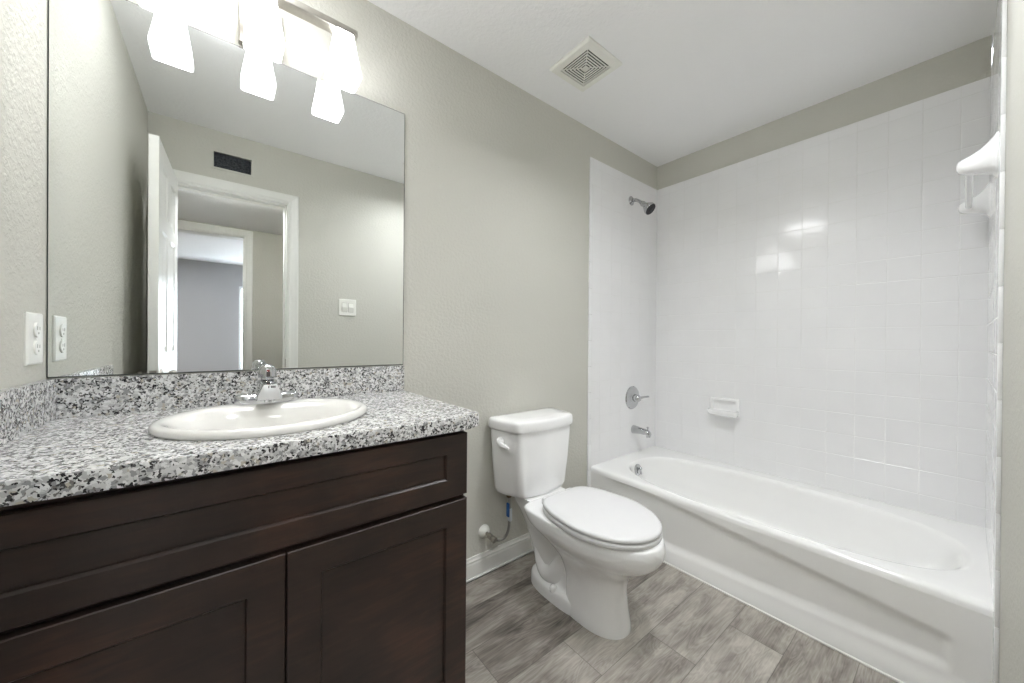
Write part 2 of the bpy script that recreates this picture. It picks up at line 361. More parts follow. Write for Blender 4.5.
# bedroom window
wnd = struct('window_1', [(NX0, NX0 + 0.04, -6.79, -6.74, NZ0, NZ1), (NX1 - 0.04, NX1, -6.79, -6.74, NZ0, NZ1), (NX0 + 0.04, NX1 - 0.04, -6.79, -6.74, NZ0, NZ0 + 0.04),
                          (NX0 + 0.04, NX1 - 0.04, -6.79, -6.74, NZ1 - 0.04, NZ1), (NX0 + 0.04, NX1 - 0.04, -6.79, -6.74, (NZ0 + NZ1) / 2 - 0.02, (NZ0 + NZ1) / 2 + 0.02)], M['trim'])
bm = bmn(); box(bm, NX0 + 0.04, NX1 - 0.04, -6.768, -6.762, NZ0 + 0.04, NZ1 - 0.04); obj('window_pane', bm, M['glass'], wnd)
bm = bmn()
z = NZ0 + 0.02
while z < NZ1 - 0.05:
    vs = [bm.verts.new(p) for p in ((NX0 + 0.01, -6.735, z), (NX1 - 0.01, -6.735, z), (NX1 - 0.01, -6.705, z + 0.020), (NX0 + 0.01, -6.705, z + 0.020))]
    f = bm.faces.new(vs); bmesh.ops.solidify(bm, geom=[f], thickness=0.002); z += 0.030
box(bm, NX0 + 0.01, NX1 - 0.01, -6.738, -6.702, NZ1 - 0.045, NZ1 - 0.002)
t = obj('window_blind', bm, M['blind'], loc=((NX0 + NX1) / 2, -6.72, NZ0)); t['label'] = 'white slatted blind on the bright bedroom window seen in the mirror'; t['category'] = 'blind'

# ---------------------------------------------------------------- tiled tub surround
def tiles(name, origin, du, nrm, us, zs, tilt=0.0035):
    """frustum tiles over a grout bed; us, zs = joint positions along the wall and upwards"""
    o, du, nrm = Vector(origin), Vector(du), Vector(nrm); upv = Vector((0, 0, 1)); bm = bmn()
    P = lambda u, z, d: o + du * u + upv * z + nrm * d
    g = 0.0007; bv = 0.0018; th = 0.0085
    # bed
    lo = [P(us[0], zs[0], 0), P(us[-1], zs[0], 0), P(us[-1], zs[-1], 0), P(us[0], zs[-1], 0)]
    rr = loft(bm, [lo, [p + nrm * 0.0077 for p in lo]], True, True)
    for f in bm.faces: f.material_index = 1
    for a0, a1 in zip(us, us[1:]):
        for z0, z1 in zip(zs, zs[1:]):
            ta, tb = random.gauss(0, tilt), random.gauss(0, tilt)
            u0, u1, w0, w1 = a0 + g, a1 - g, z0 + g, z1 - g
            if u1 - u0 < 2.4 * bv or w1 - w0 < 2.4 * bv: continue
            d = lambda u, z: th + ta * (u - (u0 + u1) / 2) + tb * (z - (w0 + w1) / 2)
            l0 = [P(u, z, 0.005) for u, z in ((u0, w0), (u1, w0), (u1, w1), (u0, w1))]
            l1 = [P(u, z, d(u, z) - 0.0008) for u, z in ((u0, w0), (u1, w0), (u1, w1), (u0, w1))]
            l2 = [P(u, z, d(u, z) - 0.0003) for u, z in ((u0 + bv * .4, w0 + bv * .4), (u1 - bv * .4, w0 + bv * .4), (u1 - bv * .4, w1 - bv * .4), (u0 + bv * .4, w1 - bv * .4))]
            l3 = [P(u, z, d(u, z)) for u, z in ((u0 + bv, w0 + bv), (u1 - bv, w0 + bv), (u1 - bv, w1 - bv), (u0 + bv, w1 - bv))]
            loft(bm, [l0, l1, l2, l3], False, True)
    return obj(name, bm, [M['tile'], M['grout']], kind='structure')
P_ = 0.1112
def joints(a, b, ref, step=P_):
    k = math.ceil((a + 0.004 - ref) / step); out = [a]
    while ref + k * step < b - 0.004: out.append(ref + k * step); k += 1
    return out + [b]
TB = 0.338
zj = joints(TB, TT, 1.652)
tiles('wall_right_tile', (R, 0, 0), (0, -1, 0), (-1, 0, 0), joints(0.0, -D, 0.656), zj)
tiles('wall_back_tile', (0, 0, 0), (1, 0, 0), (0, -1, 0), joints(1.786, R - 0.0085, R - 0.0085 - 0.109), zj)
tiles('wall_front_tile', (0, WY1, 0), (1, 0, 0), (0, 1, 0), joints(1.742, R - 0.0085, R - 0.0085 - 0.109), zj, 0.0006)
# bullnose strips that end the tile (run down to the floor beside the tub)
def strip(name, x0, x1, y, out, z0, z1, pos):
    bm = bmn(); n = 14; k = (z1 - z0) / n
    for i in range(n):
        box(bm, x0 + 0.0004, x1 - 0.0004, min(y, y + out * 0.009), max(y, y + out * 0.009), z0 + i * k + 0.0002, z0 + (i + 1) * k - 0.0002, bev=0.0018, seg=2)
    return obj(name, bm, M['tile'], smooth=True, kind='structure')
strip('trim_5', 1.757, 1.786, 0.0, -1, 0.0, TT, 0)
strip('trim_7', 1.742, 1.792, WY1, 1, 0.0, TB - 0.001, 0)
strip('trim_6', 1.716, 1.742, WY1, 1, 0.0, TT, 0)

# ---------------------------------------------------------------- bathtub
TX0, TX1, TY0, TY1, TZ = 1.782, R - 0.001, -1.5195, -0.004, 0.347
tub = thing('bathtub', 'long white alcove bathtub with a swept recessed front panel, under the tiled walls', 'bathtub', ((TX0 + TX1) / 2, (TY0 + TY1) / 2, 0))
bm = bmn(); n = 160
def rect_loop(x0, x1, y0, y1, z, rad=0.012):
    out = []; cx_, cy_ = (x0 + x1) / 2, (y0 + y1) / 2; hx, hy = (x1 - x0) / 2, (y1 - y0) / 2
    for i in range(n):
        t = 2 * PI * i / n
        dx, dy = math.cos(t) * 0.30, math.sin(t) * 0.70
        s = min(hx / max(abs(dx), 1e-6), hy / max(abs(dy), 1e-6))
        out.append(Vector((cx_ + dx * s, cy_ + dy * s, z)))
    # snap the four nearest samples to the corners
    for sx_, sy_ in ((1, 1), (1, -1), (-1, 1), (-1, -1)):
        c = Vector((cx_ + sx_ * hx, cy_ + sy_ * hy, z)); i = min(range(n), key=lambda k: (out[k] - c).length); out[i] = c
    return out
BCX, BCY = 2.128, -0.800
def bas(a, bfar, bnear, z, e=2.6, dx=0.0):
    out = []
    for i in range(n):
        t = 2 * PI * i / n; c, s = math.cos(t), math.sin(t)
        bb = bfar if s > 0 else bnear
        out.append(Vector((BCX + dx + a * math.copysign(abs(c) ** (2 / e), c), BCY + bb * math.copysign(abs(s) ** (2 / e), s), z)))
    return out
loops = [rect_loop(TX0, TX1, TY0, TY1, 0.318), rect_loop(TX0 + 0.002, TX1 - 0.001, TY0, TY1, 0.332),
         rect_loop(TX0 + 0.008, TX1 - 0.001, TY0, TY1, 0.341), rect_loop(TX0 + 0.018, TX1 - 0.001, TY0, TY1, 0.346), rect_loop(TX0 + 0.028, TX1 - 0.001, TY0, TY1, TZ)]
loops += [bas(0.322, 0.690, 0.680, TZ, 2.7), bas(0.316, 0.685, 0.673, TZ - 0.001, 2.7), bas(0.309, 0.680, 0.663, TZ - 0.006, 2.7), bas(0.303, 0.676, 0.653, TZ - 0.016, 2.7), bas(0.297, 0.673, 0.640, TZ - 0.035, 2.7),
          bas(0.286, 0.664, 0.600, 0.250, 2.5), bas(0.274, 0.652, 0.530, 0.180, 2.5), bas(0.245, 0.636, 0.460, 0.125, 2.5), bas(0.228, 0.610, 0.405, 0.090, 2.5), bas(0.200, 0.570, 0.360, 0.073, 2.4), bas(0.150, 0.490, 0.300, 0.067, 2.3), bas(0.05, 0.2, 0.14, 0.064, 2.0)]
loft(bm, loops, False, True)
# front apron with its swept recess
def ss(t): t = max(0.0, min(1.0, t)); return t * t * (3 - 2 * t)
def ztop(y):
    k = (-0.30 - y) / 1.13
    return 0.325 - 0.113 * max(0.0, k) ** 1.15
def zbot(y): return 0.070 + 0.040 * max(0.0, (-0.30 - y) / 1.13)
def apron_x(y, z):
    dep = 0.011
    a = ss((ztop(y) - z + 0.006) / 0.034); c = ss((z - zbot(y) + 0.022) / 0.044)
    e = ss((y + 1.440) / 0.026); g = ss((-0.10 - y) / 0.10)
    x = TX0 + dep * a * c * e * g
    x -= 0.020 * ss((0.10 - z) / 0.10)
    if z > 0.30: pass
    return x
ny, nz_ = 150, 70
ys = [TY0 + (TY1 - TY0) * i / ny for i in range(ny + 1)]; zs = [0.318 * k / nz_ for k in range(nz_ + 1)]
g = [[bm.verts.new((apron_x(y, zz) if k < nz_ else TX0, y, zz)) for k, zz in enumerate(zs)] for y in ys]
for i in range(ny):
    for k in range(nz_): bm.faces.new((g[i][k], g[i + 1][k], g[i + 1][k + 1], g[i][k + 1]))
obj('tub_shell', bm, M['acrylic'], tub, True, 50)
bm = bmn(); OV = Vector((2.105, -0.1305, 0.292))
lathe(bm, OV, (0, -1, 0.12), [(-0.004, 0.037), (0.004, 0.037), (0.008, 0.033), (0.010, 0.024), (0.0085, 0.012), (0.010, 0.004)])
ovp = obj('overflow_plate', bm, M['chrome'], tub, True); ovp['label'] = 'round chrome overflow plate'
bm = bmn(); lathe(bm, OV + Vector((0, -0.008, 0.010)), (0, -1, 0.35), [(0, 0.006), (0.012, 0.006), (0.02, 0.009), (0.024, 0.006)], 16)
tube(bm, [OV + Vector((0, -0.015, 0.010)), OV + Vector((0.002, -0.024, -0.006)), OV + Vector((0.004, -0.026, -0.022))], [0.004, 0.005, 0.006], 10)
obj('trip_lever', bm, M['chrome'], ovp, True)
bm = bmn(); lathe(bm, (2.105, -0.36, 0.0655), (0, 0, 1), [(0, 0.035), (0.003, 0.034), (0.004, 0.026), (0.002, 0.024), (0.002, 0.001)]); obj('drain', bm, M['chrome'], tub, True)
bm = bmn(); tube(bm, [(TX0 - 0.022, -1.512, 0.003), (TX0 - 0.022, -0.004, 0.003)], 0.005, 8); obj('caulk_bead', bm, M['trim'], tub, True)

# ---------------------------------------------------------------- shower fittings
# shower head
sh = thing('shower_fixture', 'chrome shower head with dark nozzle face on a short arm high on the tiled wall', 'shower head', (2.195, -0.008, 2.095))
bm = bmn(); lathe(bm, (2.195, -0.006, 2.098), (0, -1, 0), [(0, 0.032), (0.004, 0.032), (0.012, 0.022), (0.016, 0.013)]); obj('flange', bm, M['chrome'], sh, True)
bm = bmn(); ap = spline([(2.195, -0.010, 2.098), (2.196, -0.035, 2.097), (2.197, -0.062, 2.082), (2.199, -0.090, 2.058)], 6); tube(bm, ap, 0.0105); obj('arm', bm, M['chrome'], sh, True)
hd = Vector((0.06, -0.70, -0.66)).normalized(); ho = Vector((2.199, -0.088, 2.060))
bm = bmn(); lathe(bm, ho, hd, [(-0.010, 0.012), (0.0, 0.016), (0.010, 0.019), (0.020, 0.017), (0.030, 0.019), (0.050, 0.031), (0.068, 0.040), (0.080, 0.041), (0.084, 0.039)]); hb = obj('head', bm, M['chrome'], sh, True, 50)
bm = bmn(); lathe(bm, ho + hd * 0.0835, hd, [(0, 0.0385), (0.003, 0.037), (0.004, 0.026), (0.003, 0.022), (0.0055, 0.018), (0.006, 0.002)]); obj('nozzle_face', bm, M['rubber'], hb, True)
# mixing valve
va = thing('shower_valve', 'round chrome mixing valve with a single lever on the tiled wall above the tub spout', 'shower valve', (2.225, -0.008, 0.735))
vo = Vector((2.225, -0.008, 0.735))
bm = bmn(); lathe(bm, vo, (0, -1, 0), [(-0.002, 0.080), (0.003, 0.080), (0.008, 0.076), (0.012, 0.060), (0.018, 0.036), (0.022, 0.030)], 48); obj('escutcheon', bm, M['chrome'], va, True)
bm = bmn(); lathe(bm, vo + Vector((0, -0.020, 0)), (0, -1, 0), [(0, 0.026), (0.018, 0.025), (0.034, 0.022), (0.042, 0.017), (0.046, 0.006)]); tube(bm, [vo + Vector((0.010, -0.046, 0.001)), vo + Vector((0.045, -0.056, 0.004)), vo + Vector((0.084, -0.066, 0.006)), vo + Vector((0.098, -0.068, 0.006))], [0.011, 0.008, 0.0075, 0.006]); obj('lever', bm, M['chrome'], va, True, 60)
# tub spout
ts = thing('tub_spout', 'chrome tub spout on the tiled wall above the tub overflow', 'tub spout', (2.245, -0.008, 0.515))
bm = bmn(); sec = []
for yq, rx, rz, dz in ((-0.006, 0.029, 0.029, 0.0), (-0.014, 0.030, 0.030, 0.0), (-0.030, 0.027, 0.027, 0.0), (-0.070, 0.023, 0.022, 0.0), (-0.105, 0.022, 0.021, -0.003), (-0.125, 0.020, 0.021, -0.008), (-0.137, 0.014, 0.015, -0.013), (-0.140, 0.004, 0.005, -0.014)):
    sec.append([Vector((2.245 + rx * math.cos(2 * PI * k / 28), yq, 0.512 + dz + rz * math.sin(2 * PI * k / 28))) for k in range(28)])
loft(bm, sec, True, True); lathe(bm, (2.245, -0.120, 0.506), (0, -0.1, -1), [(0, 0.016), (0.018, 0.015), (0.028, 0.014), (0.027, 0.010)]); spo = obj('spout', bm, M['chrome'], ts, True, 50)
bm = bmn(); lathe(bm, (2.245, -0.118, 0.530), (0, 0, 1), [(-0.006, 0.004), (0.008, 0.004), (0.010, 0.007), (0.016, 0.0075), (0.019, 0.004)], 16); obj('diverter_knob', bm, M['chrome'], spo, True)

# soap dish on the long tiled wall
TF = R - 0.0085
sd = thing('soap_dish', 'white ceramic soap dish on the long tiled wall above the tub', 'soap dish', (TF, -0.490, 0.640))
def yz_loop(x, y0, y1, z0, z1, rad, k=5):
    out = []
    for (yc, zc, a0) in ((y1 - rad, z1 - rad, 0), (y0 + rad, z1 - rad, 90), (y0 + rad, z0 + rad, 180), (y1 - rad, z0 + rad, 270)):
        for i in range(k + 1):
            t = math.radians(a0 + 90 * i / k); out.append(Vector((x, yc + rad * math.cos(t), zc + rad * math.sin(t))))
    return out
bm = bmn()
loft(bm, [yz_loop(TF + 0.002, -0.575, -0.405, 0.656, 0.768, 0.008), yz_loop(TF - 0.020, -0.575, -0.405, 0.656, 0.768, 0.010), yz_loop(TF - 0.026, -0.570, -0.410, 0.661, 0.763, 0.012),
          yz_loop(TF - 0.026, -0.562, -0.420, 0.672, 0.752, 0.012), yz_loop(TF - 0.008, -0.555, -0.427, 0.680, 0.744, 0.014), yz_loop(TF - 0.006, -0.500, -0.480, 0.700, 0.720, 0.008)], True, True)
obj('back_plate', bm, M['porcelain'], sd, True, 60)
bm = bmn(); lp = []
for z_, dd, hw in ((0.650, 0.012, 0.066), (0.652, 0.034, 0.074), (0.660, 0.056, 0.084), (0.672, 0.068, 0.087), (0.686, 0.072, 0.088), (0.694, 0.070, 0.087), (0.694, 0.064, 0.081), (0.684, 0.058, 0.076), (0.670, 0.040, 0.066), (0.668, 0.014, 0.040)):
    lp.append([Vector((TF - dd * (0.5 + 0.5 * (1 if math.sin(t) < 0 else -1) * abs(math.sin(t)) ** 0.45) - 0.004, -0.490 + hw * math.copysign(abs(math.cos(t)) ** 0.5, math.cos(t)), z_)) for t in [2 * PI * k / 48 for k in range(48)]])
loft(bm, lp, True, True); obj('tray', bm, M['porcelain'], sd, True, 60)

# ceramic towel bar on the end wall of the tub
WF = WY1 + 0.0085
tb = thing('towel_bar', 'white ceramic towel bar high on the end tiled wall of the tub', 'towel bar', (2.12, WF, 1.62))
def post(name, x):
    bm = bmn(); lp = []
    for dy, hx, zt_, zb_ in ((-0.001, 0.052, 1.775, 1.636), (0.004, 0.052, 1.772, 1.640), (0.010, 0.047, 1.762, 1.652), (0.020, 0.040, 1.748, 1.656), (0.035, 0.032, 1.732, 1.660), (0.052, 0.026, 1.722, 1.664), (0.066, 0.023, 1.716, 1.668), (0.076, 0.018, 1.710, 1.674), (0.080, 0.009, 1.702, 1.683)):
        zc, hz = (zt_ + zb_) / 2, (zt_ - zb_) / 2
        lp.append([Vector((x + hx * math.copysign(abs(math.cos(t)) ** 0.75, math.cos(t)), WF + dy, zc + hz * math.copysign(abs(math.sin(t)) ** 0.75, math.sin(t)))) for t in [2 * PI * k / 36 for k in range(36)]])
    loft(bm, lp, True, True); obj(name, bm, M['porcelain'], tb, True, 60)
post('post', 1.845); post('post', 2.400)
bm = bmn(); tube(bm, [(1.845, WF + 0.054, 1.690), (2.400, WF + 0.054, 1.690)], 0.0095, 20); obj('bar', bm, M['porcelain'], tb, True)

# ---------------------------------------------------------------- vanity
CX = 0.1025
vc = thing('vanity_cabinet', 'dark espresso wood vanity cabinet with two shaker doors under the granite top', 'cabinet', (CX, -0.28, 0))
CX0, CX1 = -0.349, 0.541
bm = bmn()
box(bm, CX0, CX0 + 0.018, -0.555, -0.004, 0.0, 0.882); box(bm, CX1 - 0.018, CX1, -0.555, -0.004, 0.0, 0.882)
box(bm, CX0 + 0.018, CX1 - 0.018, -0.545, -0.004, 0.11, 0.128); box(bm, CX0 + 0.018, CX1 - 0.018, -0.018, -0.004, 0.128, 0.882)
box(bm, CX0 + 0.018, CX1 - 0.018, -0.555, -0.537, 0.842, 0.882); box(bm, CX0 + 0.018, CX1 - 0.018, -0.555, -0.537, 0.655, 0.71)
box(bm, CX0 + 0.018, CX1 - 0.018, -0.555, -0.537, 0.10, 0.15); box(bm, CX - 0.03, CX + 0.03, -0.555, -0.537, 0.15, 0.655)
box(bm, CX0 + 0.018, CX1 - 0.018, -0.500, -0.485, 0.0, 0.10)
obj('body', bm, M['espresso'], vc)
def shaker(bm, x0, x1, z0, z1, yb, yf, fr, frb=None):
    frb = frb or fr
    q = lambda a, b_, c, d, y: [Vector((a, y, c)), Vector((b_, y, c)), Vector((b_, y, d)), Vector((a, y, d))]
    e = 0.0018
    loft(bm, [q(x0, x1, z0, z1, yb), q(x0, x1, z0, z1, yf + e), q(x0 + e, x1 - e, z0 + e, z1 - e, yf),
              q(x0 + fr, x1 - fr, z0 + frb, z1 - frb, yf), q(x0 + fr + .003, x1 - fr - .003, z0 + frb + .004, z1 - frb - .004, yf + 0.0045), q(x0 + fr + .004, x1 - fr - .004, z0 + frb + .005, z1 - frb - .005, yf + 0.009)], True, True)
YF = -0.577
bm = bmn(); shaker(bm, CX0 + 0.002, CX1 - 0.001, 0.694, 0.866, -0.557, YF, 0.064, 0.050); obj('drawer_front', bm, M['espresso'], vc)
bm = bmn(); shaker(bm, CX0 + 0.002, CX - 0.0015, 0.125, 0.681, -0.557, YF, 0.064); obj('door', bm, M['espresso'], vc)
bm = bmn(); shaker(bm, CX + 0.0015, CX1 - 0.001, 0.125, 0.681, -0.557, YF, 0.064); obj('door', bm, M['espresso'], vc)

# granite top with its upstands; an oval is cut out for the bowl
SKX, SKY = 0.100, -0.327
ct = thing('countertop', 'speckled grey granite vanity top with upstands against the walls', 'countertop', (0.11, -0.30, 0.883))
bm = bmn(); n_ = 96
cor = [(L + 0.001, -0.0005), (L + 0.001, -0.590), (L + 0.25, -0.604), (0.500, -0.611), (0.516, -0.611), (0.568, -0.592), (0.575, -0.580), (0.576, -0.0005)]
def ray_poly(t):
    d = Vector((math.cos(t), math.sin(t))); o = Vector((SKX, SKY)); best = None
    for (ax, ay), (bx, by) in zip(cor, cor[1:] + cor[:1]):
        e = Vector((bx - ax, by - ay)); den = d.x * e.y - d.y * e.x
        if abs(den) < 1e-9: continue
        w_ = Vector((ax, ay)) - o; s = (w_.x * e.y - w_.y * e.x) / den; u_ = (w_.x * d.y - w_.y * d.x) / den
        if s > 0 and -1e-6 <= u_ <= 1 + 1e-6 and (best is None or s < best): best = s
    return o + d * best
angs = sorted([2 * PI * i / n_ for i in range(n_)] + [math.atan2(y - SKY, x - SKX) % (2 * PI) for x, y in cor])
outer = [ray_poly(a) for a in angs]; inner = [Vector((SKX + 0.205 * math.cos(a), SKY + 0.185 * math.sin(a))) for a in angs]
Zb, Zt = 0.8835, 0.920
def ring(pts, z, k=1.0):
    return [Vector((SKX + (p.x - SKX) * k, SKY + (p.y - SKY) * k, z)) for p in pts]
loft(bm, [ring(inner, Zb), ring(outer, Zb, 0.998), ring(outer, Zb + 0.002), ring(outer, Zt - 0.003), ring(outer, Zt - 0.0008, 0.9985), ring(outer, Zt, 0.996), ring(inner, Zt), ring(inner, Zb)])
bmesh.ops.remove_doubles(bm, verts=bm.verts[:], dist=0.0001)
obj('slab', bm, M['granite'], ct, True, 30)
bm = bmn(); box(bm, L + 0.001, 0.578, -0.021, -0.001, 0.920, 1.021, 0.0015, 2); obj('upstand', bm, M['granite'], ct)
bm = bmn(); box(bm, L + 0.001, L + 0.021, -0.590, -0.0215, 0.920, 1.021, 0.0015, 2); obj('upstand', bm, M['granite'], ct)

# basin
sk = thing('sink', 'white oval drop-in sink set in the granite top', 'sink', (SKX, SKY, 0.920))
bm = bmn(); IY = SKY - 0.036
def ell(cx_, cyy, a, b_, z): return sup(cx_, cyy, a, b_, z, 72, 2.0)
loft(bm, [ell(SKX, SKY, 0.222, 0.205, 0.918), ell(SKX, SKY, 0.2285, 0.2105, 0.9212), ell(SKX, SKY, 0.231, 0.213, 0.927), ell(SKX, SKY, 0.2295, 0.2115, 0.9335), ell(SKX, SKY, 0.225, 0.207, 0.9378), ell(SKX, SKY - 0.002, 0.217, 0.199, 0.9400),
          ell(SKX, IY + 0.016, 0.207, 0.180, 0.9395), ell(SKX, IY + 0.005, 0.198, 0.163, 0.9350), ell(SKX, IY, 0.188, 0.152, 0.922), ell(SKX, IY, 0.177, 0.143, 0.895), ell(SKX, IY, 0.158, 0.130, 0.860), ell(SKX, IY, 0.130, 0.110, 0.825), ell(SKX, IY, 0.090, 0.080, 0.803), ell(SKX, IY, 0.045, 0.042, 0.794), ell(SKX, IY, 0.022, 0.022, 0.791)], False, True)
obj('bowl', bm, M['china'], sk, True, 60)
bm = bmn(); lathe(bm, (SKX, IY, 0.7915), (0, 0, 1), [(0, 0.0215), (0.003, 0.0215), (0.004, 0.016), (0.0025, 0.014), (0.006, 0.012), (0.008, 0.002)]); obj('drain', bm, M['chrome'], sk, True)

# single-handle faucet
FX, FY, FZ = 0.100, -0.165, 0.9415
fa = thing('faucet', 'chrome single-handle faucet with a wedge spout at the back of the oval sink', 'faucet', (FX, FY, FZ))
bm = bmn()
loft(bm, [sup(FX, FY, 0.078, 0.026, FZ - 0.003, 48, 3.0), sup(FX, FY, 0.079, 0.027, FZ + 0.004, 48, 3.0), sup(FX, FY, 0.079, 0.027, FZ + 0.018, 48, 3.4), sup(FX, FY, 0.076, 0.024, FZ + 0.023, 48, 3.4), sup(FX, FY, 0.066, 0.015, FZ + 0.025, 48, 3.0)], True, True)
obj('base_plate', bm, M['chrome'], fa, True, 50)
bm = bmn()
def trap(y, zb, zt_, hb, ht, lean=0.0):
    pts = [(-hb, zb), (hb, zb), (hb * .97, zb + (zt_ - zb) * .25), (ht, zt_ - 0.003), (ht - 0.003, zt_), (-ht + 0.003, zt_), (-ht, zt_ - 0.003), (-hb * .97, zb + (zt_ - zb) * .25)]
    return [Vector((FX + px, y - lean * (pz - zb) / (zt_ - zb), pz)) for px, pz in pts]
loft(bm, [trap(FY + 0.024, FZ + 0.012, FZ + 0.056, 0.030, 0.022), trap(FY, FZ + 0.012, FZ + 0.063, 0.032, 0.024), trap(FY - 0.040, FZ + 0.012, FZ + 0.063, 0.031, 0.021), trap(FY - 0.074, FZ + 0.0135, FZ + 0.061, 0.0300, 0.0180, 0.014), trap(FY - 0.080, FZ + 0.015, FZ + 0.0595, 0.0292, 0.0170, 0.016)], True, True)
spt = obj('spout', bm, M['chrome'], fa, True, 40)
bm = bmn(); lathe(bm, (FX, FY - 0.060, FZ + 0.014), (0, 0, -1), [(0, 0.012), (0.006, 0.012), (0.008, 0.009)]); obj('aerator', bm, M['chrome'], spt, True)
# small printed mark on the upper edge of the spout's end
bm = bmn()
for a, bq in ((-0.0050, -0.0028), (0.0010, 0.0034), (0.0042, 0.0062), (0.0068, 0.0092), (0.0100, 0.0118)):
    box(bm, FX + a, FX + bq, FY - 0.0950, FY - 0.0920, FZ + 0.0495, FZ + 0.0550)
mk = obj('printed_mark', bm, M['inkdark'], spt)
bm = bmn(); lathe(bm, (FX, FY, FZ + 0.058), (0, 0, 1), [(-0.02, 0.024), (0.004, 0.022), (0.008, 0.0165), (0.014, 0.016)]); obj('neck', bm, M['chrome'], fa, True, 40)
bm = bmn(); lathe(bm, (FX, FY, FZ + 0.070), (0, -0.10, 1), [(0, 0.015), (0.002, 0.0215), (0.006, 0.0235), (0.016, 0.0232), (0.027, 0.0205), (0.035, 0.0155), (0.040, 0.008), (0.0415, 0.001)], 16); hn = obj('handle', bm, M['chrome'], fa, True, 24); hn['label'] = 'faceted chrome knob handle'
bm = bmn(); box(bm, FX - 0.0045, FX + 0.0045, FY - 0.0272, FY - 0.024, FZ + 0.075, FZ + 0.089); obj('indicator', bm, M['inkdark'], hn)
bm = bmn(); box(bm, FX - 0.0035, FX + 0.0035, FY - 0.0268, FY - 0.0235, FZ + 0.090, FZ + 0.095); obj('hot_mark', bm, M['redmark'], hn)

# ---------------------------------------------------------------- mirror
mi = thing('wall_mirror', 'large frameless rectangular mirror on the wall above the granite upstand', 'mirror', (0.115, -0.004, 1.028))
bm = bmn()
def mrect(e, y): return [Vector((L + 0.001 + e, y, 1.0235 + e)), Vector((0.579 - e, y, 1.0235 + e)), Vector((0.579 - e, y, 2.058 - e)), Vector((L + 0.001 + e, y, 2.058 - e))]
loft(bm, [mrect(0, -0.0012), mrect(0, -0.0052), mrect(0.0022, -0.0062)], True, True)
for f in bm.faces: f.material_index = 0 if len(f.verts) == 4 and all(abs(v.co.y + 0.0062) < 1e-5 for v in f.verts) else 1
obj('glass', bm, [M['mirror'], M['mirroredge']], mi)

# ---------------------------------------------------------------- vanity light
vl = thing('vanity_light', 'brushed nickel bar light with three white tapered glass shades above the mirror', 'wall light', (0.09, 0, 2.10))
bm = bmn(); box(bm, 0.030, 0.150, -0.026, -0.0005, 2.064, 2.200, 0.004, 2); obj('backplate', bm, M['nickel'], vl)
bm = bmn(); box(bm, 0.072, 0.108, -0.105, -0.024, 2.158, 2.186, 0.003, 2); obj('arm', bm, M['nickel'], vl)
bm = bmn(); box(bm, -0.175, 0.355, -0.142, -0.100, 2.167, 2.189, 0.002, 2); obj('bar', bm, M['nickel'], vl)
for xs in (-0.133, 0.090, 0.313):
    yc = -0.121
    def sq(h, z, k=3, rad=0.008):
        out = []
        for cx_, cyy, a0 in ((h - rad, h - rad, 0), (-h + rad, h - rad, 90), (-h + rad, -h + rad, 180), (h - rad, -h + rad, 270)):
            for i in range(k + 1):
                t = math.radians(a0 + 90 * i / k); out.append(Vector((xs + cx_ + rad * math.cos(t), yc + cyy + rad * math.sin(t), z)))
        return out
    bm = bmn()
    loft(bm, [sq(0.010, 2.165), sq(0.026, 2.165), sq(0.029, 2.162), sq(0.0375, 2.100), sq(0.0495, 2.022), sq(0.0485, 2.011), sq(0.045, 2.010), sq(0.0445, 2.022), sq(0.034, 2.100), sq(0.025, 2.158), sq(0.010, 2.160)], True, False)
    bmesh.ops.recalc_face_normals(bm, faces=bm.faces[:])
    for f in bm.faces:
        c = f.calc_center_median(); f.material_index = 1 if (c.y - yc > 0.6 * abs(c.x - xs) + 0.012 or c.z > 2.15) else 0
    s = obj('lamp_shade', bm, [M['opal'], M['opalback']], vl, True, 40); s['label'] = 'lit white tapered square glass shade'
    bm = bmn(); lathe(bm, (xs, yc, 2.160), (0, 0, -1), [(0, 0.012), (0.018, 0.013), (0.028, 0.013), (0.040, 0.020), (0.060, 0.027), (0.078, 0.025), (0.090, 0.014), (0.094, 0.003)], 20); obj('bulb', bm, M['bulb'], s, True)

# ---------------------------------------------------------------- recessed fill light added to brighten the room, above the frame
cl_ = thing('recess_fill_light', 'added square recessed fill light, out of view over the floor in front of the toilet', 'fill light', (RLX, RLY, H))
bm = bmn()
def sqr(h, z): return [Vector((RLX - h, RLY - h, z)), Vector((RLX + h, RLY - h, z)), Vector((RLX + h, RLY + h, z)), Vector((RLX - h, RLY + h, z))]
loft(bm, [sqr(RLH - 0.003, H + 0.002), sqr(RLH - 0.003, H - 0.003), sqr(RLH + 0.012, H - 0.004), sqr(RLH + 0.016, H + 0.001)]); obj('rim', bm, M['trim'], cl_)
bm = bmn(); loft(bm, [sqr(RLH - 0.002, H + 0.17), sqr(RLH - 0.002, H + 0.002)]); obj('baffle', bm, M['darkslot'], cl_)
bm = bmn(); box(bm, RLX - RLH + 0.004, RLX + RLH - 0.004, RLY - RLH + 0.004, RLY + RLH - 0.004, H + 0.135, H + 0.145); obj('diffuser', bm, M['dome'], cl_)

# dome fill light added to lift the upper walls and ceiling, above the frame
fl = thing('dome_fill_light', 'added round opal dome fill light, out of view on the ceiling over the vanity', 'fill light', (FLX, FLY, H))
bm = bmn(); lathe(bm, (FLX, FLY, H + 0.001), (0, 0, -1), [(0, 0.178), (0.010, 0.178), (0.014, 0.172), (0.014, 0.120)], 48); obj('rim', bm, M['nickel'], fl, True)
bm = bmn(); lathe(bm, (FLX, FLY, H - 0.013), (0, 0, -1), [(0, 0.170), (0.025, 0.164), (0.046, 0.142), (0.060, 0.104), (0.068, 0.055), (0.071, 0.004)], 48); obj('dome', bm, M['flush'], fl, True)

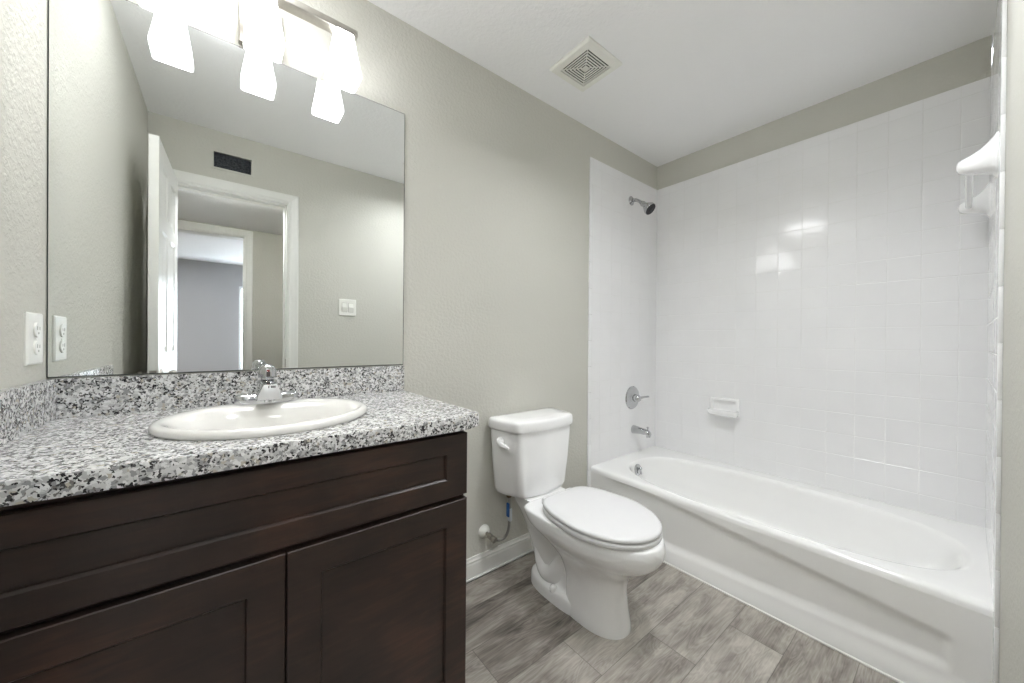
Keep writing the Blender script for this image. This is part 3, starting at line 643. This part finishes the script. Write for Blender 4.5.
# ---------------------------------------------------------------- toilet
AX = 1.210
to = thing('toilet', 'white two-piece toilet with closed lid between the vanity and the tub', 'toilet', (AX, -0.42, 0))
def egg(yf, yb, yc, hw, z, e=2.0, e2=3.0, n=72): return sup(AX, yc, hw, yc - yf, z, n, e, e2, yb - yc)
def interp(secs, k=5):
    out = []
    P = [secs[0]] + secs + [secs[-1]]
    for i in range(1, len(P) - 2):
        for s in range(k):
            t = s / k; out.append([0.5 * (2 * b_ + (c - a) * t + (2 * a - 5 * b_ + 4 * c - d) * t * t + (3 * b_ - a - 3 * c + d) * t ** 3) for a, b_, c, d in zip(P[i - 1], P[i], P[i + 1], P[i + 2])])
    out.append(list(secs[-1])); return out
bm = bmn()
# front pedestal growing into the bowl: (z, front y, back y, y of widest point, half width, front exponent, back exponent)
S1 = [(0.000, -0.656, -0.400, -0.500, 0.098, 2.3, 4.0), (0.020, -0.655, -0.400, -0.500, 0.097, 2.3, 4.0), (0.080, -0.645, -0.395, -0.495, 0.090, 2.3, 4.0), (0.150, -0.640, -0.385, -0.490, 0.090, 2.2, 3.5),
      (0.210, -0.655, -0.350, -0.480, 0.102, 2.1, 3.0), (0.260, -0.705, -0.290, -0.480, 0.130, 2.05, 3.0), (0.300, -0.760, -0.245, -0.490, 0.160, 2.0, 3.2), (0.335, -0.786, -0.226, -0.495, 0.178, 2.0, 5.0), (0.365, -0.790, -0.222, -0.495, 0.183, 2.0, 7.0),
      (0.384, -0.786, -0.221, -0.495, 0.182, 2.0, 9.0), (0.392, -0.780, -0.223, -0.495, 0.179, 2.0, 9.0), (0.395, -0.768, -0.229, -0.495, 0.170, 2.0, 9.0)]
loft(bm, [egg(q[1], q[2], q[3], q[4], q[0], q[5], q[6]) for q in interp(S1, 5)], True, True)
# rear foot and trapway body
S2 = [(0.000, -0.520, -0.152, -0.34, 0.106, 3, 2.6), (0.030, -0.520, -0.153, -0.34, 0.105, 3, 2.6), (0.046, -0.515, -0.158, -0.34, 0.101, 3, 2.6), (0.055, -0.51, -0.168, -0.34, 0.090, 3, 2.6), (0.068, -0.50, -0.180, -0.34, 0.072, 3, 2.6),
      (0.120, -0.50, -0.160, -0.33, 0.072, 3, 3.2), (0.200, -0.50, -0.130, -0.32, 0.080, 3, 3.6), (0.260, -0.50, -0.110, -0.30, 0.094, 3, 3.6), (0.320, -0.50, -0.090, -0.28, 0.112, 3, 4.0), (0.355, -0.48, -0.072, -0.27, 0.118, 3, 5), (0.392, -0.46, -0.066, -0.27, 0.118, 3, 6)]
loft(bm, [egg(q[1], q[2], q[3], q[4], q[0], q[5], q[6]) for q in interp(S2, 4)], True, True)
# the trapway bulges out of the side behind the pedestal
for sgn in (1, -1):
    tw = spline([(AX + sgn * 0.045, -0.40, 0.250), (AX + sgn * 0.048, -0.365, 0.170), (AX + sgn * 0.050, -0.325, 0.098), (AX + sgn * 0.046, -0.270, 0.082), (AX + sgn * 0.038, -0.225, 0.130), (AX + sgn * 0.034, -0.20, 0.23)], 7)
    tube(bm, tw, [0.028 + 0.018 * math.sin(PI * i / (len(tw) - 1)) for i in range(len(tw))], 20)
obj('bowl', bm, M['porcelain'], to, True, 55)
for sgn in (1, -1):
    bm = bmn(); lathe(bm, (AX + sgn * 0.091, -0.350, 0.054), (sgn * 0.25, 0, 1), [(-0.010, 0.017), (0.004, 0.0165), (0.012, 0.013), (0.017, 0.005)], 20); obj('bolt_cap', bm, M['porcelain'], to, True)
# seat and lid
def lid_loop(k, z):
    out = []
    for p in sup(AX, -0.520, 0.190 * k, 0.252 * k, z, 96, 2.05, 7.0, 0.220 * k):
        t = max(0.0, (p.y + 0.520) / 0.220)
        out.append(Vector((AX + (p.x - AX) * (1 - 0.29 * t ** 1.9), p.y, p.z)))
    return out
bm = bmn(); loft(bm, [lid_loop(0.985, 0.3955), lid_loop(1.0, 0.399), lid_loop(1.003, 0.407), lid_loop(1.0, 0.413), lid_loop(0.985, 0.416), lid_loop(0.70, 0.416), lid_loop(0.68, 0.410), lid_loop(0.68, 0.400), lid_loop(0.70, 0.3955), lid_loop(0.985, 0.3955)])
bmesh.ops.remove_doubles(bm, verts=bm.verts[:], dist=0.00005); obj('seat', bm, M['seatplastic'], to, True, 60)
bm = bmn(); loft(bm, [lid_loop(0.978, 0.4185), lid_loop(0.995, 0.421), lid_loop(1.0, 0.426), lid_loop(0.996, 0.4315), lid_loop(0.980, 0.4355), lid_loop(0.94, 0.4375), lid_loop(0.75, 0.4400), lid_loop(0.45, 0.4420), lid_loop(0.15, 0.4428)], True, True); obj('seat_lid', bm, M['seatplastic'], to, True, 60)
for sgn in (1, -1):
    bm = bmn(); box(bm, AX + sgn * 0.075 - 0.02, AX + sgn * 0.075 + 0.02, -0.318, -0.272, 0.3945, 0.424, 0.006, 3); obj('hinge', bm, M['seatplastic'], to, True)
# tank
def tank_loop(hb, hf, yb, yf, z, bow, rad):
    """flat back at yb, front corners at (+-hf, yf), bowed front"""
    pts = []
    side = [(hb, yb), (hb * 0.5 + hf * 0.5 + 0.010, (yb + yf) / 2), (hf, yf)]
    q = [Vector((hb - 0.015, yb, 0)), Vector((hb, yb - 0.015, 0))]
    for s in range(1, 8):
        t = s / 8; y = yb - 0.015 + (yf + rad - yb + 0.015) * t; q.append(Vector((hb + (hf - hb) * t ** 1.6 + 0.004 * math.sin(PI * t), y, 0)))
    c0 = Vector((hf - rad, yf + rad, 0))
    for s in range(0, 9):
        t = math.radians(90 * s / 8); q.append(c0 + Vector((rad * math.cos(t), -rad * math.sin(t), 0)))
    for s in range(1, 6):
        t = s / 6; x = (hf - rad) * (1 - t); q.append(Vector((x, yf - bow * (1 - (x / hf) ** 2) + bow * (1 - ((hf - rad) / hf) ** 2) * (1 - t), 0)))
    q.append(Vector((0, yf - bow, 0)))
    full = q + [Vector((-p.x, p.y, 0)) for p in reversed(q[:-1])]
    return [Vector((AX + p.x, p.y, z)) for p in full]
bm = bmn()
loft(bm, [tank_loop(0.168, 0.130, -0.040, -0.184, 0.391, 0.014, 0.040), tank_loop(0.178, 0.146, -0.028, -0.196, 0.399, 0.016, 0.038), tank_loop(0.184, 0.155, -0.024, -0.202, 0.420, 0.018, 0.034), tank_loop(0.196, 0.170, -0.022, -0.207, 0.55, 0.020, 0.034), tank_loop(0.208, 0.181, -0.022, -0.211, 0.700, 0.020, 0.034), tank_loop(0.208, 0.181, -0.022, -0.211, 0.712, 0.020, 0.034)], True, True)
obj('tank', bm, M['porcelain'], to, True, 50)
bm = bmn()
loft(bm, [tank_loop(0.210, 0.183, -0.020, -0.213, 0.7055, 0.020, 0.036), tank_loop(0.213, 0.189, -0.014, -0.219, 0.708, 0.021, 0.038), tank_loop(0.215, 0.192, -0.013, -0.221, 0.716, 0.021, 0.038), tank_loop(0.214, 0.191, -0.013, -0.220, 0.746, 0.021, 0.038), tank_loop(0.211, 0.188, -0.016, -0.217, 0.755, 0.021, 0.038), tank_loop(0.203, 0.180, -0.023, -0.209, 0.759, 0.021, 0.038), tank_loop(0.150, 0.124, -0.055, -0.165, 0.762, 0.016, 0.030)], True, True)
obj('tank_lid', bm, M['porcelain'], to, True, 50)
bm = bmn()
lathe(bm, (AX - 0.200, -0.108, 0.655), (-1, -0.14, 0), [(0, 0.021), (0.008, 0.021), (0.014, 0.018), (0.019, 0.012), (0.021, 0.003)], 24)
pth = spline([(AX - 0.214, -0.100, 0.657), (AX - 0.217, -0.125, 0.652), (AX - 0.213, -0.150, 0.645), (AX - 0.206, -0.176, 0.640)], 6); lps = []
for i, p in enumerate(pth):
    k = i / (len(pth) - 1); h_, w_ = 0.0105 * min(1, 0.35 + 4 * k, 0.35 + 4 * (1 - k)), 0.0075 * min(1, 0.35 + 4 * k, 0.35 + 4 * (1 - k))
    lps.append([p + Vector((w_ * math.cos(2 * PI * q_ / 16), 0, h_ * math.sin(2 * PI * q_ / 16))) for q_ in range(16)])
loft(bm, lps, True, True)
obj('flush_lever', bm, M['porcelain'], to, True, 50)

# water supply
sv = thing('water_supply', 'chrome shutoff valve with a looped hose and blue tag on the wall beside the toilet', 'shutoff valve', (0.993, 0, 0.190))
bm = bmn(); lathe(bm, (0.990, -0.0005, 0.200), (0, -1, 0), [(0, 0.031), (0.003, 0.031), (0.012, 0.027), (0.022, 0.016), (0.026, 0.011)]); obj('escutcheon', bm, M['plastic'], sv, True)
bm = bmn(); lathe(bm, (0.990, -0.020, 0.200), (0.12, -1, -0.20), [(0, 0.008), (0.022, 0.008), (0.023, 0.013), (0.044, 0.013), (0.045, 0.009), (0.054, 0.009), (0.055, 0.015), (0.066, 0.015), (0.068, 0.010)], 16); obj('valve_body', bm, M['nickel'], sv, True)
hp = spline([(0.997, -0.052, 0.196), (1.016, -0.056, 0.176), (1.040, -0.062, 0.166), (1.064, -0.074, 0.176), (1.078, -0.084, 0.214), (1.080, -0.088, 0.275), (1.078, -0.090, 0.340), (1.075, -0.090, 0.398)], 7)
bm = bmn(); tube(bm, hp, 0.0068, 14); obj('supply_hose', bm, M['braid'], sv, True)
bm = bmn(); lathe(bm, (1.075, -0.090, 0.372), (0, 0, 1), [(0, 0.010), (0.004, 0.013), (0.020, 0.013), (0.025, 0.010)], 12); obj('hose_nut', bm, M['brass'], sv)
bm = bmn(); box(bm, 1.066, 1.073, -0.099, -0.081, 0.280, 0.345, 0.001, 1); obj('blue_tag', bm, M['bluetag'], sv)
bm = bmn(); box(bm, 1.0732, 1.087, -0.101, -0.081, 0.258, 0.318, 0.001, 1); obj('white_tag', bm, M['whitetag'], sv)

# ---------------------------------------------------------------- electrics
ou = thing('wall_outlet', 'white duplex outlet on the side wall over the granite upstand', 'outlet', (L, -0.091, 1.065))
bm = bmn(); q = lambda x, y0, y1, z0, z1: [Vector((x, y0, z0)), Vector((x, y1, z0)), Vector((x, y1, z1)), Vector((x, y0, z1))]
loft(bm, [q(L - 0.001, -0.136, -0.046, 1.062, 1.184), q(L + 0.003, -0.136, -0.046, 1.062, 1.184), q(L + 0.006, -0.132, -0.050, 1.066, 1.180)], True, True); obj('cover_plate', bm, M['plastic'], ou)
for zc in (1.144, 1.102):
    bm = bmn(); lathe(bm, (L + 0.005, -0.091, zc), (1, 0, 0), [(0, 0.0175), (0.004, 0.0175), (0.005, 0.0165)], 24); rc = obj('receptacle', bm, M['plastic'], ou, True)
    bm = bmn(); box(bm, L + 0.0098, L + 0.0105, -0.0985, -0.0965, zc - 0.001, zc + 0.008); box(bm, L + 0.0098, L + 0.0105, -0.0855, -0.0835, zc - 0.001, zc + 0.007); lathe(bm, (L + 0.0098, -0.091, zc - 0.008), (1, 0, 0), [(0, 0.0028), (0.0007, 0.0028)], 10); obj('slots', bm, M['greyslot'], rc)
bm = bmn(); lathe(bm, (L + 0.005, -0.091, 1.123), (1, 0, 0), [(0, 0.0035), (0.002, 0.003), (0.0025, 0.001)], 12); obj('screw', bm, M['plastic'], ou, True)

sw = thing('light_switch', 'white double rocker switch plate on the wall beside the door, seen in the mirror', 'light switch', (0.738, WY1, 1.305))
bm = bmn(); q = lambda y, x0, x1, z0, z1: [Vector((x0, y, z0)), Vector((x1, y, z0)), Vector((x1, y, z1)), Vector((x0, y, z1))]
loft(bm, [q(WY1 - 0.001, 0.676, 0.800, 1.306, 1.432), q(WY1 + 0.003, 0.676, 0.800, 1.306, 1.432), q(WY1 + 0.006, 0.680, 0.796, 1.310, 1.428)], True, True); obj('cover_plate', bm, M['plastic'], sw)
for xc in (0.715, 0.761):
    bm = bmn(); box(bm, xc - 0.0185, xc + 0.0185, WY1 + 0.004, WY1 + 0.0066, 1.3335, 1.4045); obj('rocker_gap', bm, M['greyslot'], sw)
    bm = bmn(); loft(bm, [q(WY1 + 0.004, xc - 0.0175, xc + 0.0175, 1.335, 1.403), q(WY1 + 0.0075, xc - 0.0175, xc + 0.0175, 1.335, 1.403)], False, False)
    vs = [bm.verts.new(p) for p in ((xc - 0.0165, WY1 + 0.0075, 1.336), (xc + 0.0165, WY1 + 0.0075, 1.336), (xc + 0.0165, WY1 + 0.014, 1.369), (xc - 0.0165, WY1 + 0.014, 1.369), (xc + 0.0165, WY1 + 0.0085, 1.402), (xc - 0.0165, WY1 + 0.0085, 1.402))]
    bm.faces.new((vs[0], vs[1], vs[2], vs[3])); bm.faces.new((vs[3], vs[2], vs[4], vs[5])); obj('rocker', bm, M['plastic'], sw)

# ---------------------------------------------------------------- vents
ef = thing('exhaust_fan', 'square white exhaust fan grille with concentric slots on the ceiling', 'exhaust fan', (1.340, -0.318, H))
EX, EY = 1.340, -0.316
def sqz(h, z): return [Vector((EX - h, EY - h, z)), Vector((EX + h, EY - h, z)), Vector((EX + h, EY + h, z)), Vector((EX - h, EY + h, z))]
bm = bmn(); loft(bm, [sqz(0.121, H + 0.002), sqz(0.121, H - 0.010), sqz(0.114, H - 0.017), sqz(0.084, H - 0.018), sqz(0.083, H - 0.010), sqz(0.083, H + 0.002)]); obj('grille_frame', bm, M['plastic'], ef)
bm = bmn(); loft(bm, [sqz(0.083, H - 0.003), sqz(0.0, H - 0.003)]); bmesh.ops.remove_doubles(bm, verts=bm.verts[:], dist=1e-5); obj('duct', bm, M['darkslot'], ef)
for k in range(6):
    a = 0.0770 - k * 0.0122
    bm = bmn(); loft(bm, [sqz(a, H - 0.018), sqz(a - 0.0056, H - 0.018), sqz(a - 0.0056, H - 0.0155), sqz(a, H - 0.0155), sqz(a, H - 0.018)]); bmesh.ops.remove_doubles(bm, verts=bm.verts[:], dist=1e-5)
    if k == 5: box(bm, EX - 0.0125, EX + 0.0125, EY - 0.0125, EY + 0.0125, H - 0.018, H - 0.0155)
    obj('louver', bm, M['plastic'], ef)
bm = bmn()
for sx_, sy_ in ((1, 1), (-1, -1)):
    tube(bm, [(EX + sx_ * 0.083, EY + sy_ * 0.083, H - 0.012), (EX + sx_ * 0.012, EY + sy_ * 0.012, H - 0.012)], 0.002, 6); tube(bm, [(EX + sx_ * 0.083, EY - sy_ * 0.083, H - 0.012), (EX + sx_ * 0.012, EY - sy_ * 0.012, H - 0.012)], 0.002, 6)
obj('brace', bm, M['plastic'], ef)

av = thing('air_vent', 'small dark rectangular air vent opening above the door, seen in the mirror', 'vent', (0.036, WY1, 2.2))
bm = bmn(); q = lambda y, e: [Vector((VX0 - e, y, VZ0 - e)), Vector((VX1 + e, y, VZ0 - e)), Vector((VX1 + e, y, VZ1 + e)), Vector((VX0 - e, y, VZ1 + e))]
loft(bm, [q(WY1, 0.014), q(WY1 + 0.003, 0.013), q(WY1 + 0.004, 0.003), q(WY1 + 0.002, 0.0), q(WY1 - 0.03, 0.0)]); obj('vent_frame', bm, M['wall'], av)
bm = bmn(); box(bm, VX0 + 0.0005, VX1 - 0.0005, WY1 - 0.035, WY1 - 0.020, VZ0 + 0.0005, VZ1 - 0.0005); obj('filter', bm, M['darkvent'], av)

# ---------------------------------------------------------------- bathroom door (open against the side wall, seen in the mirror)
DW, DT, DZ0, DZ1 = 0.605, 0.035, 0.012, 2.060
bm = bmn()
def dface(x, sgn):
    """door face with six moulded panels, in local coordinates: along +Y, thickness along X"""
    us = [0, 0.100, 0.255, 0.350, 0.505, DW]; zs_ = [DZ0, 0.22, 0.93, 1.05, 1.65, 1.72, 1.96, DZ1]
    V = {}
    for i, u in enumerate(us):
        for k, z in enumerate(zs_): V[i, k] = bm.verts.new((x, u, z))
    for i in range(5):
        for k in range(7):
            c = [V[i, k], V[i + 1, k], V[i + 1, k + 1], V[i, k + 1]]
            if i in (1, 3) and k in (1, 3, 5):
                prev = c; u0, u1, z0, z1 = us[i], us[i + 1], zs_[k], zs_[k + 1]
                for e, dd in ((0.008, 0.007), (0.020, 0.007), (0.036, 0.002)):
                    nx = [bm.verts.new((x - sgn * dd, a, c_)) for a, c_ in ((u0 + e, z0 + e), (u1 - e, z0 + e), (u1 - e, z1 - e), (u0 + e, z1 - e))]
                    for j in range(4): bm.faces.new((prev[j], prev[(j + 1) % 4], nx[(j + 1) % 4], nx[j]))
                    prev = nx
                bm.faces.new(prev)
            else: bm.faces.new(c)
    return V, len(us) - 1, len(zs_) - 1
A_, nu, nzz = dface(0.0, 1); B_, _, _ = dface(-DT, -1)
for i in range(nu):
    bm.faces.new((A_[i, 0], A_[i + 1, 0], B_[i + 1, 0], B_[i, 0])); bm.faces.new((A_[i, nzz], A_[i + 1, nzz], B_[i + 1, nzz], B_[i, nzz]))
for k in range(nzz):
    bm.faces.new((A_[0, k], A_[0, k + 1], B_[0, k + 1], B_[0, k])); bm.faces.new((A_[nu, k], A_[nu, k + 1], B_[nu, k + 1], B_[nu, k]))
dr = obj('door_1', bm, M['door'], kind='structure')
dr['label'] = 'white six-panel door standing open by the side wall, seen in the mirror'; dr['category'] = 'door'
for sgn, x in ((1, 0.0), (-1, -DT)):
    bm = bmn(); lathe(bm, (x, DW - 0.062, 0.945), (sgn, 0, 0), [(0, 0.031), (0.006, 0.030), (0.010, 0.012), (0.026, 0.011), (0.032, 0.022), (0.046, 0.027), (0.056, 0.022), (0.059, 0.006)] if sgn > 0 else [(0, 0.031), (0.006, 0.030), (0.010, 0.012), (0.020, 0.011), (0.026, 0.022), (0.036, 0.026), (0.043, 0.020), (0.045, 0.006)], 24); obj('door_knob', bm, M['nickel'], dr, True)
bm = bmn(); box(bm, -DT / 2 - 0.012, -DT / 2 + 0.012, DW - 0.001, DW + 0.0015, 0.915, 0.975); obj('latch_plate', bm, M['nickel'], dr)
for zc in (0.25, 1.05, 1.82):
    bm = bmn(); tube(bm, [(-DT - 0.004, -0.004, zc - 0.045), (-DT - 0.004, -0.004, zc + 0.045)], 0.006, 10); obj('hinge', bm, M['nickel'], dr, True)
dr.location = (-0.222, WY1 + 0.024, 0); dr.rotation_euler = (0, 0, 0.030)
